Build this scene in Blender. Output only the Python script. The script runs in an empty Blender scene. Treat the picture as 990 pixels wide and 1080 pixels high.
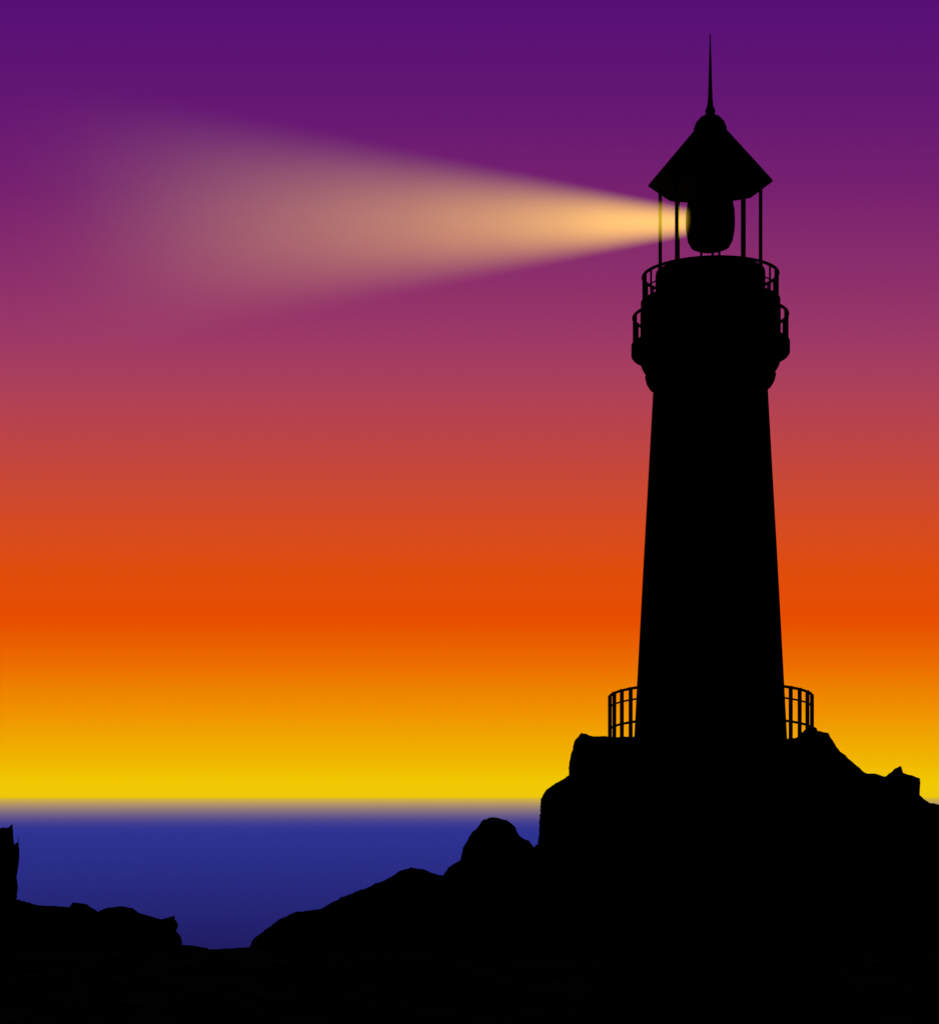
import bpy, bmesh, math, random
from mathutils import Vector, noise
random.seed(7)
F=1975.0; HOR=841.0; CX=495.0; H=6.0      # lens scale, horizon row, eye height (m)
sc=bpy.context.scene
sc.view_settings.view_transform='Standard'; sc.view_settings.look='None'
sc.view_settings.exposure=0; sc.view_settings.gamma=1
def lin(c):
    o=[]
    for v in c:
        v/=255.0
        o.append(v/12.92 if v<=0.04045 else ((v+0.055)/1.055)**2.4)
    return tuple(o)+(1.0,)
# ---------------------------------------------------------------- materials
def newmat(n):
    m=bpy.data.materials.new(n); m.use_nodes=True
    nt=m.node_tree; nt.nodes.clear()
    return m,nt,nt.nodes.new('ShaderNodeOutputMaterial')
def dark_mat(name,c1,c2,scale,bump,bdist,detail=8):
    m,nt,out=newmat(name); N=nt.nodes; L=nt.links
    p=N.new('ShaderNodeBsdfDiffuse'); p.inputs['Roughness'].default_value=.6
    tc=N.new('ShaderNodeTexCoord'); no=N.new('ShaderNodeTexNoise')
    no.inputs['Scale'].default_value=scale; no.inputs['Detail'].default_value=detail
    no.inputs['Roughness'].default_value=0.62
    L.new(tc.outputs['Object'],no.inputs['Vector'])
    r=N.new('ShaderNodeValToRGB'); r.color_ramp.elements[0].position=.35; r.color_ramp.elements[1].position=.68
    r.color_ramp.elements[0].color=(*c1,1); r.color_ramp.elements[1].color=(*c2,1)
    L.new(no.outputs['Fac'],r.inputs['Fac']); L.new(r.outputs['Color'],p.inputs['Color'])
    b=N.new('ShaderNodeBump'); b.inputs['Strength'].default_value=bump; b.inputs['Distance'].default_value=bdist
    L.new(no.outputs['Fac'],b.inputs['Height']); L.new(b.outputs['Normal'],p.inputs['Normal'])
    L.new(p.outputs['BSDF'],out.inputs['Surface'])
    return m
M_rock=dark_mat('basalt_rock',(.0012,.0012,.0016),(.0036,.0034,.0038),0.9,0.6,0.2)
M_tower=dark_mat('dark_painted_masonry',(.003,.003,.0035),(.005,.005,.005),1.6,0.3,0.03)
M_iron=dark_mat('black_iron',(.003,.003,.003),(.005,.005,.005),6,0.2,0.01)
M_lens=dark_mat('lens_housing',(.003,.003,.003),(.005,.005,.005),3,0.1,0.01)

# ---------------------------------------------------------------- helpers
def mkobj(name,bm,mat,parent=None,smooth=False):
    me=bpy.data.meshes.new(name); bmesh.ops.recalc_face_normals(bm,faces=bm.faces[:])
    bm.to_mesh(me); bm.free()
    if smooth:
        for p in me.polygons: p.use_smooth=True
    o=bpy.data.objects.new(name,me); sc.collection.objects.link(o)
    me.materials.append(mat)
    if parent: o.parent=parent
    return o
def lathe(bm,prof,seg=64,off=0.0,cx=0,cy=0):
    rings=[]
    for r,z in prof:
        if r<1e-5: rings.append([bm.verts.new((cx,cy,z))])
        else: rings.append([bm.verts.new((cx+r*math.cos(off+2*math.pi*i/seg),cy+r*math.sin(off+2*math.pi*i/seg),z)) for i in range(seg)])
    for a,b in zip(rings,rings[1:]):
        for i in range(seg):
            j=(i+1)%seg
            if len(a)==1 and len(b)==1: continue
            if len(a)==1: bm.faces.new((a[0],b[i],b[j]))
            elif len(b)==1: bm.faces.new((a[i],a[j],b[0]))
            else: bm.faces.new((a[i],a[j],b[j],b[i]))
    for r in (rings[0],rings[-1]):
        if len(r)>1: bm.faces.new(r)
def ring(bm,R,z,t,a0=0.0,a1=2*math.pi,zf=lambda a:0.0):      # (part of a) circular rail
    k=8; vs=[]; full=abs(a1-a0-2*math.pi)<1e-6; seg=96
    cnt=seg if full else seg+1
    for i in range(cnt):
        a=a0+(a1-a0)*i/seg; zz=z+zf(a)
        vs.append([bm.verts.new(((R+t*math.cos(b))*math.cos(a),(R+t*math.cos(b))*math.sin(a),zz+t*math.sin(b))) for b in [2*math.pi*q/k for q in range(k)]])
    for i in range(seg):
        for q in range(k):
            j=(i+1)%cnt
            bm.faces.new((vs[i][q],vs[j][q],vs[j][(q+1)%k],vs[i][(q+1)%k]))
    if not full:
        bm.faces.new(vs[0]); bm.faces.new(vs[-1])
def post(bm,R,ang,z0,z1,t,seg=8):
    lathe(bm,[(t,z0),(t,z1)],seg,0,R*math.cos(ang),R*math.sin(ang))
def box(bm,x0,x1,y0,y1,z0,z1):
    v=[bm.verts.new(p) for p in ((x0,y0,z0),(x1,y0,z0),(x1,y1,z0),(x0,y1,z0),(x0,y0,z1),(x1,y0,z1),(x1,y1,z1),(x0,y1,z1))]
    for f in ((0,3,2,1),(4,5,6,7),(0,1,5,4),(1,2,6,5),(2,3,7,6),(3,0,4,7)): bm.faces.new([v[i] for i in f])

# ---------------------------------------------------------------- lighthouse
YC=75.0; S=F/YC; XC=(748.8-CX)/S
lh=bpy.data.objects.new('lighthouse',None); sc.collection.objects.link(lh); lh.location=(XC,YC,0)
YAW=math.atan2(XC,YC); lh.rotation_euler=(0,0,-YAW)
def Z(py): return H+(HOR-py)/S
def R(px): return px/S
bm=bmesh.new()
prof=[(R(81),Z(800)),(R(79.6),Z(772)),(R(70),Z(592)),(R(60),Z(412)),(R(60),Z(409))]
lathe(bm,prof,96); mkobj('tower',bm,M_tower,lh,True)
bm=bmesh.new()
lathe(bm,[(R(60.3),Z(410)),(R(64),Z(408)),(R(67),Z(403)),(R(68.5),Z(397)),(R(67),Z(391)),(R(66),Z(390.5)),(R(70),Z(390)),(R(72.5),Z(385)),(R(73.5),Z(376.5)),
 (R(81.5),Z(376)),(R(83),Z(374)),(R(83),Z(363)),(R(80),Z(361)),(R(71.5),Z(361)),(R(71.5),Z(324)),(R(73),Z(322)),(R(73),Z(318)),(R(57.5),Z(317.5)),(R(57.5),Z(290)),(R(57),Z(287)),(0,Z(287))],96)
mkobj('gallery',bm,M_tower,lh)
bm=bmesh.new()
n=32
for i in range(n):
    a=2*math.pi*(i+.5)/n; post(bm,R(80.5),a,Z(363),Z(334),R(1.05),6)
ring(bm,R(80.5),Z(334),R(1.7)); ring(bm,R(80.5),Z(349),R(.7))
mkobj('gallery_railing',bm,M_iron,lh)
bm=bmesh.new()
n=30
for i in range(n):
    a=2*math.pi*(i+.5)/n; post(bm,R(70.5),a,Z(319),Z(291),R(1.05),6)
ring(bm,R(70.5),Z(291),R(1.7)); ring(bm,R(70.5),Z(306),R(.8))
mkobj('lantern_railing',bm,M_iron,lh)
bm=bmesh.new()
for d in (0,180,49,-49,131,-131): post(bm,R(52.5),math.radians(d),Z(288),Z(196),R(1.9),10)
mkobj('lantern_posts',bm,M_iron,lh)
bm=bmesh.new()
lathe(bm,[(R(60),Z(197)),(R(65.5),Z(193.5)),(R(64.5),Z(191.5)),(R(42),Z(165.5)),(R(19),Z(139)),(R(14),Z(134))],8)
mkobj('roof',bm,M_tower,lh)
bm=bmesh.new()
lathe(bm,[(R(18),Z(141)),(R(17.3),Z(135)),(R(15),Z(129)),(R(10.5),Z(124)),(R(6),Z(121.5)),(R(4.5),Z(119.5)),(R(5.4),Z(117.5)),(R(5),Z(115.5)),(R(3.4),Z(112)),(R(2.5),Z(104)),(R(1.8),Z(85)),(R(1.2),Z(60)),(R(.5),Z(36)),(0,Z(34))],32)
mkobj('spire',bm,M_iron,lh,True)
bm=bmesh.new()
lathe(bm,[(R(14),Z(263)),(R(20),Z(260.5)),(R(23.5),Z(254)),(R(25.5),Z(243)),(R(26),Z(234)),(R(25.5),Z(222)),(R(23),Z(209)),(R(20),Z(205)),(0,Z(205))],48)
o=mkobj('lens',bm,M_lens,lh,True)
bm=bmesh.new()
for d in (0,180,75,-75): post(bm,R(9.5),math.radians(d),Z(287),Z(262),R(1.3))
post(bm,0,0,Z(207),Z(170),R(8),16)
mkobj('lens_stand',bm,M_iron,lh)
# door and slit windows on the camera side
bm=bmesh.new()
for py,w,h in ((500,.28,.55),(620,.3,.6)):
    z=Z(py); r=R(60+(py-410)*19.6/362)
    box(bm,-w-.3,w-.3,-r-.05,-r+.4,z-h,z+h)
mkobj('windows',bm,M_lens,lh)
bm=bmesh.new(); box(bm,-1.35,-.15,-R(79)-.02,-R(79)+.5,Z(781),Z(781)+2.2); mkobj('door',bm,M_iron,lh)
# terrace railing: a bow of iron fence round the seaward side of the foot
bm=bmesh.new()
RB=R(105.5); zf=lambda a: -R(9)*math.sin(a)
angs=[4,20,31,40,50,61,72,84]
angs=[-a for a in angs]+[-180+a for a in angs]
for d in angs:
    a=math.radians(d); post(bm,RB,a,Z(792),Z(734)+zf(a),R(2.1),8)
a0,a1=math.radians(-182),math.radians(2)
ring(bm,RB,Z(735.5),R(1.5),a0,a1,zf); ring(bm,RB,Z(770),R(1.3),a0,a1,zf); ring(bm,RB,Z(747),R(1.0),a0,a1,zf)
mkobj('terrace_railing',bm,M_iron,lh)

# light beam : cone volume emitting its own painted-in glow, no lamp behind it
m,nt,out=newmat('beam_emission'); N=nt.nodes; L=nt.links
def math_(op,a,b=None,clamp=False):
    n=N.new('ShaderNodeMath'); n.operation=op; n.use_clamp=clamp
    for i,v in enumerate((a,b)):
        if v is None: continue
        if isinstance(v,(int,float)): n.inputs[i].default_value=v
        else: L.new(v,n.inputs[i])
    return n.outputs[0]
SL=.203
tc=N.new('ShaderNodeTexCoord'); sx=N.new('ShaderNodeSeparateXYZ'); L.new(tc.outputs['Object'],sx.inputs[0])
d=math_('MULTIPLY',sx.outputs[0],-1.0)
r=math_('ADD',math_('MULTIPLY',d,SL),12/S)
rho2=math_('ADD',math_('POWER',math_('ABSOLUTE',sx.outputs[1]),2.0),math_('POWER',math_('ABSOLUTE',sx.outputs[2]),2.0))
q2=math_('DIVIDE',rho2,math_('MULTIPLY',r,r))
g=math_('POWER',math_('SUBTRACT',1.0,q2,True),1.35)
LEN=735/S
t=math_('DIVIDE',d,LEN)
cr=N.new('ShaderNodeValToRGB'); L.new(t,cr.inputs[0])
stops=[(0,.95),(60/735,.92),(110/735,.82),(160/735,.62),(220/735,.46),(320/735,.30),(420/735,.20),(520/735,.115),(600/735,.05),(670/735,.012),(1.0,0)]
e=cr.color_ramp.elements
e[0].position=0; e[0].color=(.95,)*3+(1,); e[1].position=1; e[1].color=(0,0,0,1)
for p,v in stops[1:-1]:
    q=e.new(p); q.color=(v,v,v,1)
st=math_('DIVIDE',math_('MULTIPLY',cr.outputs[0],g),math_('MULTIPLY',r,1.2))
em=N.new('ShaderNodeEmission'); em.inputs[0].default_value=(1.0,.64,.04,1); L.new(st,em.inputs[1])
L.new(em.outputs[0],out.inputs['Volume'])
m.cycles.volume_step_rate=0.7
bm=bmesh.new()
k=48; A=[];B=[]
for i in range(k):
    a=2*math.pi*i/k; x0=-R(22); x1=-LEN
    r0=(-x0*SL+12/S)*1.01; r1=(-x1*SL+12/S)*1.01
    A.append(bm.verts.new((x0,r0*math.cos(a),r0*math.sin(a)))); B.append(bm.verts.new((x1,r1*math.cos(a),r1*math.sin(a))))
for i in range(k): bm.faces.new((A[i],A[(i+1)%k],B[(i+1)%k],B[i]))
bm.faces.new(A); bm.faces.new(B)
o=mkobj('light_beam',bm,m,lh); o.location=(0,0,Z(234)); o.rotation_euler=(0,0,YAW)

# ---------------------------------------------------------------- rocks
def refine(pts,step,amp):
    out=[]
    for (x0,y0),(x1,y1) in zip(pts,pts[1:]):
        Ld=math.hypot(x1-x0,y1-y0); n=max(1,int(Ld/step))
        nx,ny=-(y1-y0)/Ld,(x1-x0)/Ld
        for i in range(n):
            t=i/n; x=x0+(x1-x0)*t; y=y0+(y1-y0)*t
            w=min(1,4*t*(1-t))
            a=amp*w*(noise.noise(Vector((x*.11,y*.11,3)))*1.3+noise.noise(Vector((x*.33,y*.33,9)))*.6)
            out.append((x+nx*a,y+ny*a))
    out.append(pts[-1]); return out
def crag(name,pts,YR,front,back,flat,seed,step=2.2,amp=1.1):
    cols=refine(pts,step,amp)
    ts=[]
    nf=34; nb=26
    for i in range(nf,0,-1): ts.append(-front*(i/nf)**1.5)
    ts.append(0.0)
    for i in range(1,nb+1): ts.append(back*(i/nb)**1.3)
    bm=bmesh.new(); rows=[]
    for t in ts:
        Y=YR+t; row=[]
        for px,py in cols:
            zr=H+(HOR-py)*YR/F
            X=(px-CX)*Y/F
            if t==0: zz=zr
            else:
                if t<0:
                    u=-t/front; z=-1.0+(zr+1.0)*(1-u**.85)
                    w=min(1,-t/1.5)
                else:
                    u=max(0,(t-flat)/(back-flat)); z=-2.0+(zr+2.0)*(1-u**1.6); w=min(1,t/3)*(.25 if t<flat else 1)
                P=Vector((X*.35,Y*.35,z*.35+seed))
                nz=noise.fractal(P,1.0,2.0,5)*1.1+(noise.cell(P*1.3)-.5)*.5
                z+=w*nz*min(1.3,.25+abs(zr)*.2)
                X+=w*.3*noise.noise(Vector((X*.6,Y*.6,z*.6+seed+20)))*min(1,abs(t)/3)
                za=H+(HOR-(py+1.5+abs(t)*.9))*Y/F
                if t>0 and zr>H: za=zr-.02
                zz=min(z,za)
            row.append(bm.verts.new((X,Y,zz)))
        rows.append(row)
    for a,b in zip(rows,rows[1:]):
        for i in range(len(a)-1): bm.faces.new((a[i],a[i+1],b[i+1],b[i]))
    return mkobj(name,bm,M_rock)
right=[(150,1040),(225,1020),(262,1003),(266,992),(279,981),(296,969),(312,962),(338,959),(352,951),(367,944),(388,936),(405,929),(421,919),(433,915),(446,917),(462,923),(467,924),(473,915),(486,907),(488,895),(495,882),(504,872),(509,865),(520,862),(534,865),(543,872),(548,882),(558,887),(563,894),(568,890),(574,888),(573,878),(569,866),(572,856),(570,843),(576,833),(590,824),(604,815),(600,806),(602,795),(606,781),(613,773),(622,776),(641,777),(664,777),(700,778),(790,779),(828,780),(840,778),(848,770),(856,766),(861,768),(862,771),(873,773),(875,777),(886,793),(898,803),(912,815),(922,816),(934,819),(943,811),(950,808),(952,815),(970,821),(964,828),(970,839),(980,847),(991,849),(1030,862),(1070,858),(1120,884),(1190,900),(1280,935),(1400,965),(1500,1040)]
crag('rocky_headland',right,70.0,15.0,26.0,12.0,3.1)
left=[(-420,1040),(-330,985),(-240,950),(-160,905),(-90,890),(-40,872),(-8,876),(3,873),(9,873),(13,869),(14,882),(16,897),(15,907),(5,913),(11,922),(13,933),(14,941),(11,947),(22,950),(40,955),(60,956),(73,957),(77,952),(92,954),(103,962),(112,958),(126,956),(140,958),(146,963),(160,967),(170,970),(184,966),(180,975),(184,981),(187,990),(176,991),(168,992),(185,995),(205,998),(218,1000),(240,1010),(300,1040)]
crag('rock_outcrop',left,58.0,8.0,12.0,1.0,8.7,step=2.0,amp=.8)
# foreground shore
bm=bmesh.new(); rows=[]
ys=[-60+i*2.0 for i in range(30)]+[i*.35 for i in range(0,200)]
xs=[-150+i*3 for i in range(40)]+[-30+i*.35 for i in range(172)]+[30.5+i*3 for i in range(41)]
for Y in ys:
    row=[]
    for X in xs:
        z=1.5+max(0,60-Y)*.025
        P=Vector((X*.3,Y*.3,1.7))
        z+=noise.fractal(P,1,2,5)*.5+(noise.cell(P*1.7)-.5)*.2
        e=noise.fractal(Vector((X*.25,4,2)),1,2,4)
        if Y>1:
            z=min(z,H-(1002.5+e*4-HOR)*Y/F+.05*noise.noise(Vector((X*2,Y*2,0))))
        yb=61.5+e*.8
        if Y>yb: z-= (Y-yb)*1.2
        z=max(z,-2.5)
        row.append(bm.verts.new((X,Y,z)))
    rows.append(row)
for a,b in zip(rows,rows[1:]):
    for i in range(len(a)-1): bm.faces.new((a[i],a[i+1],b[i+1],b[i]))
mkobj('ground',bm,M_rock)

# ---------------------------------------------------------------- sea
m,nt,out=newmat('sea_water'); N=nt.nodes; L=nt.links
tc=N.new('ShaderNodeTexCoord'); mp=N.new('ShaderNodeMapping'); mp.inputs['Scale'].default_value=(.35,1.0,1)
L.new(tc.outputs['Object'],mp.inputs[0])
no=N.new('ShaderNodeTexNoise'); no.inputs['Scale'].default_value=.5; no.inputs['Detail'].default_value=5
L.new(mp.outputs[0],no.inputs['Vector'])
bp=N.new('ShaderNodeBump'); bp.inputs['Strength'].default_value=.3; bp.inputs['Distance'].default_value=.15
L.new(no.outputs['Fac'],bp.inputs['Height'])
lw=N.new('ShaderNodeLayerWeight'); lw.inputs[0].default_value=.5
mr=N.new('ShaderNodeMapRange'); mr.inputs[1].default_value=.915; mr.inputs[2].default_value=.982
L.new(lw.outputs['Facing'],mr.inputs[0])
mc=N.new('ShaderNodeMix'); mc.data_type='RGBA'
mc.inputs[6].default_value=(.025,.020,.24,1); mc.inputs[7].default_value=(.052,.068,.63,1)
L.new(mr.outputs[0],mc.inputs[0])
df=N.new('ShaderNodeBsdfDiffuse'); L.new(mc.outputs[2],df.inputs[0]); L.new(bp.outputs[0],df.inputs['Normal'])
gl=N.new('ShaderNodeBsdfGlossy'); gl.inputs['Roughness'].default_value=0.0; gl.inputs[0].default_value=(.9,.9,.9,1)
m2=N.new('ShaderNodeMapRange'); m2.inputs[1].default_value=.979; m2.inputs[2].default_value=1.0
L.new(lw.outputs['Facing'],m2.inputs[0])
f3=math_('POWER',m2.outputs[0],3.0)
mx=N.new('ShaderNodeMixShader'); L.new(f3,mx.inputs[0]); L.new(df.outputs[0],mx.inputs[1]); L.new(gl.outputs[0],mx.inputs[2])
L.new(mx.outputs[0],out.inputs['Surface'])
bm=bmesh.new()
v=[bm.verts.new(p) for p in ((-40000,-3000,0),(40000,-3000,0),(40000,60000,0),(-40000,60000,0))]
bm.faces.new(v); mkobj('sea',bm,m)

# ---------------------------------------------------------------- sky (world)
w=bpy.data.worlds.new('World'); sc.world=w; w.use_nodes=True
nt=w.node_tree; nt.nodes.clear(); N=nt.nodes; L=nt.links
out=N.new('ShaderNodeOutputWorld'); bg=N.new('ShaderNodeBackground'); L.new(bg.outputs[0],out.inputs[0])
tc=N.new('ShaderNodeTexCoord'); sx=N.new('ShaderNodeSeparateXYZ'); L.new(tc.outputs['Generated'],sx.inputs[0])
yy=math_('MAXIMUM',sx.outputs[1],.04)
t=math_('DIVIDE',math_('DIVIDE',sx.outputs[2],yy),.6,True)
cr=N.new('ShaderNodeValToRGB'); L.new(t,cr.inputs[0]); e=cr.color_ramp.elements
sky=[(841,(238,200,10)),(825,(242,200,2)),(800,(241,180,0)),(750,(240,145,0)),(700,(236,108,0)),(655,(231,78,0)),(600,(224,76,12)),(550,(212,74,34)),(500,(199,71,56)),(450,(185,67,75)),(400,(170,63,92)),(350,(156,56,104)),(300,(143,48,108)),(200,(119,32,112)),(100,(99,22,116)),(0,(87,15,118)),(-150,(60,10,90)),(-330,(22,6,45))]
def pos(py): return min(1,(HOR-py)/F/.6)
e[0].position=0; e[0].color=lin(sky[0][1]); e[1].position=pos(sky[-1][0]); e[1].color=lin(sky[-1][1])
for py,c in sky[1:-1]:
    q=e.new(pos(py)); q.color=lin(c)
fade=N.new('ShaderNodeMapRange'); fade.interpolation_type='SMOOTHSTEP'
fade.inputs[1].default_value=-.1; fade.inputs[2].default_value=.6; fade.inputs[3].default_value=.04
L.new(sx.outputs[1],fade.inputs[0]); L.new(cr.outputs[0],bg.inputs[0]); L.new(fade.outputs[0],bg.inputs[1])

# ---------------------------------------------------------------- sun + camera
sd=bpy.data.lights.new('sun','SUN'); sd.energy=4.7; sd.angle=math.radians(.5); sd.color=(1,.95,.88)
so=bpy.data.objects.new('sun',sd); sc.collection.objects.link(so)
el=math.radians(20); az=math.radians(7)
dirv=Vector((-math.sin(az)*math.cos(el),-math.cos(az)*math.cos(el),-math.sin(el)))
so.rotation_euler=dirv.to_track_quat('-Z','Y').to_euler(); so.location=(0,200,80)
cd=bpy.data.cameras.new('camera'); co=bpy.data.objects.new('camera',cd); sc.collection.objects.link(co)
cd.sensor_fit='HORIZONTAL'; cd.sensor_width=36; cd.lens=36*F/990
cd.shift_y=(HOR-540)/990; cd.clip_end=100000; cd.clip_start=.1
co.location=(0,0,H); co.rotation_euler=(math.radians(90),0,0)
sc.camera=co
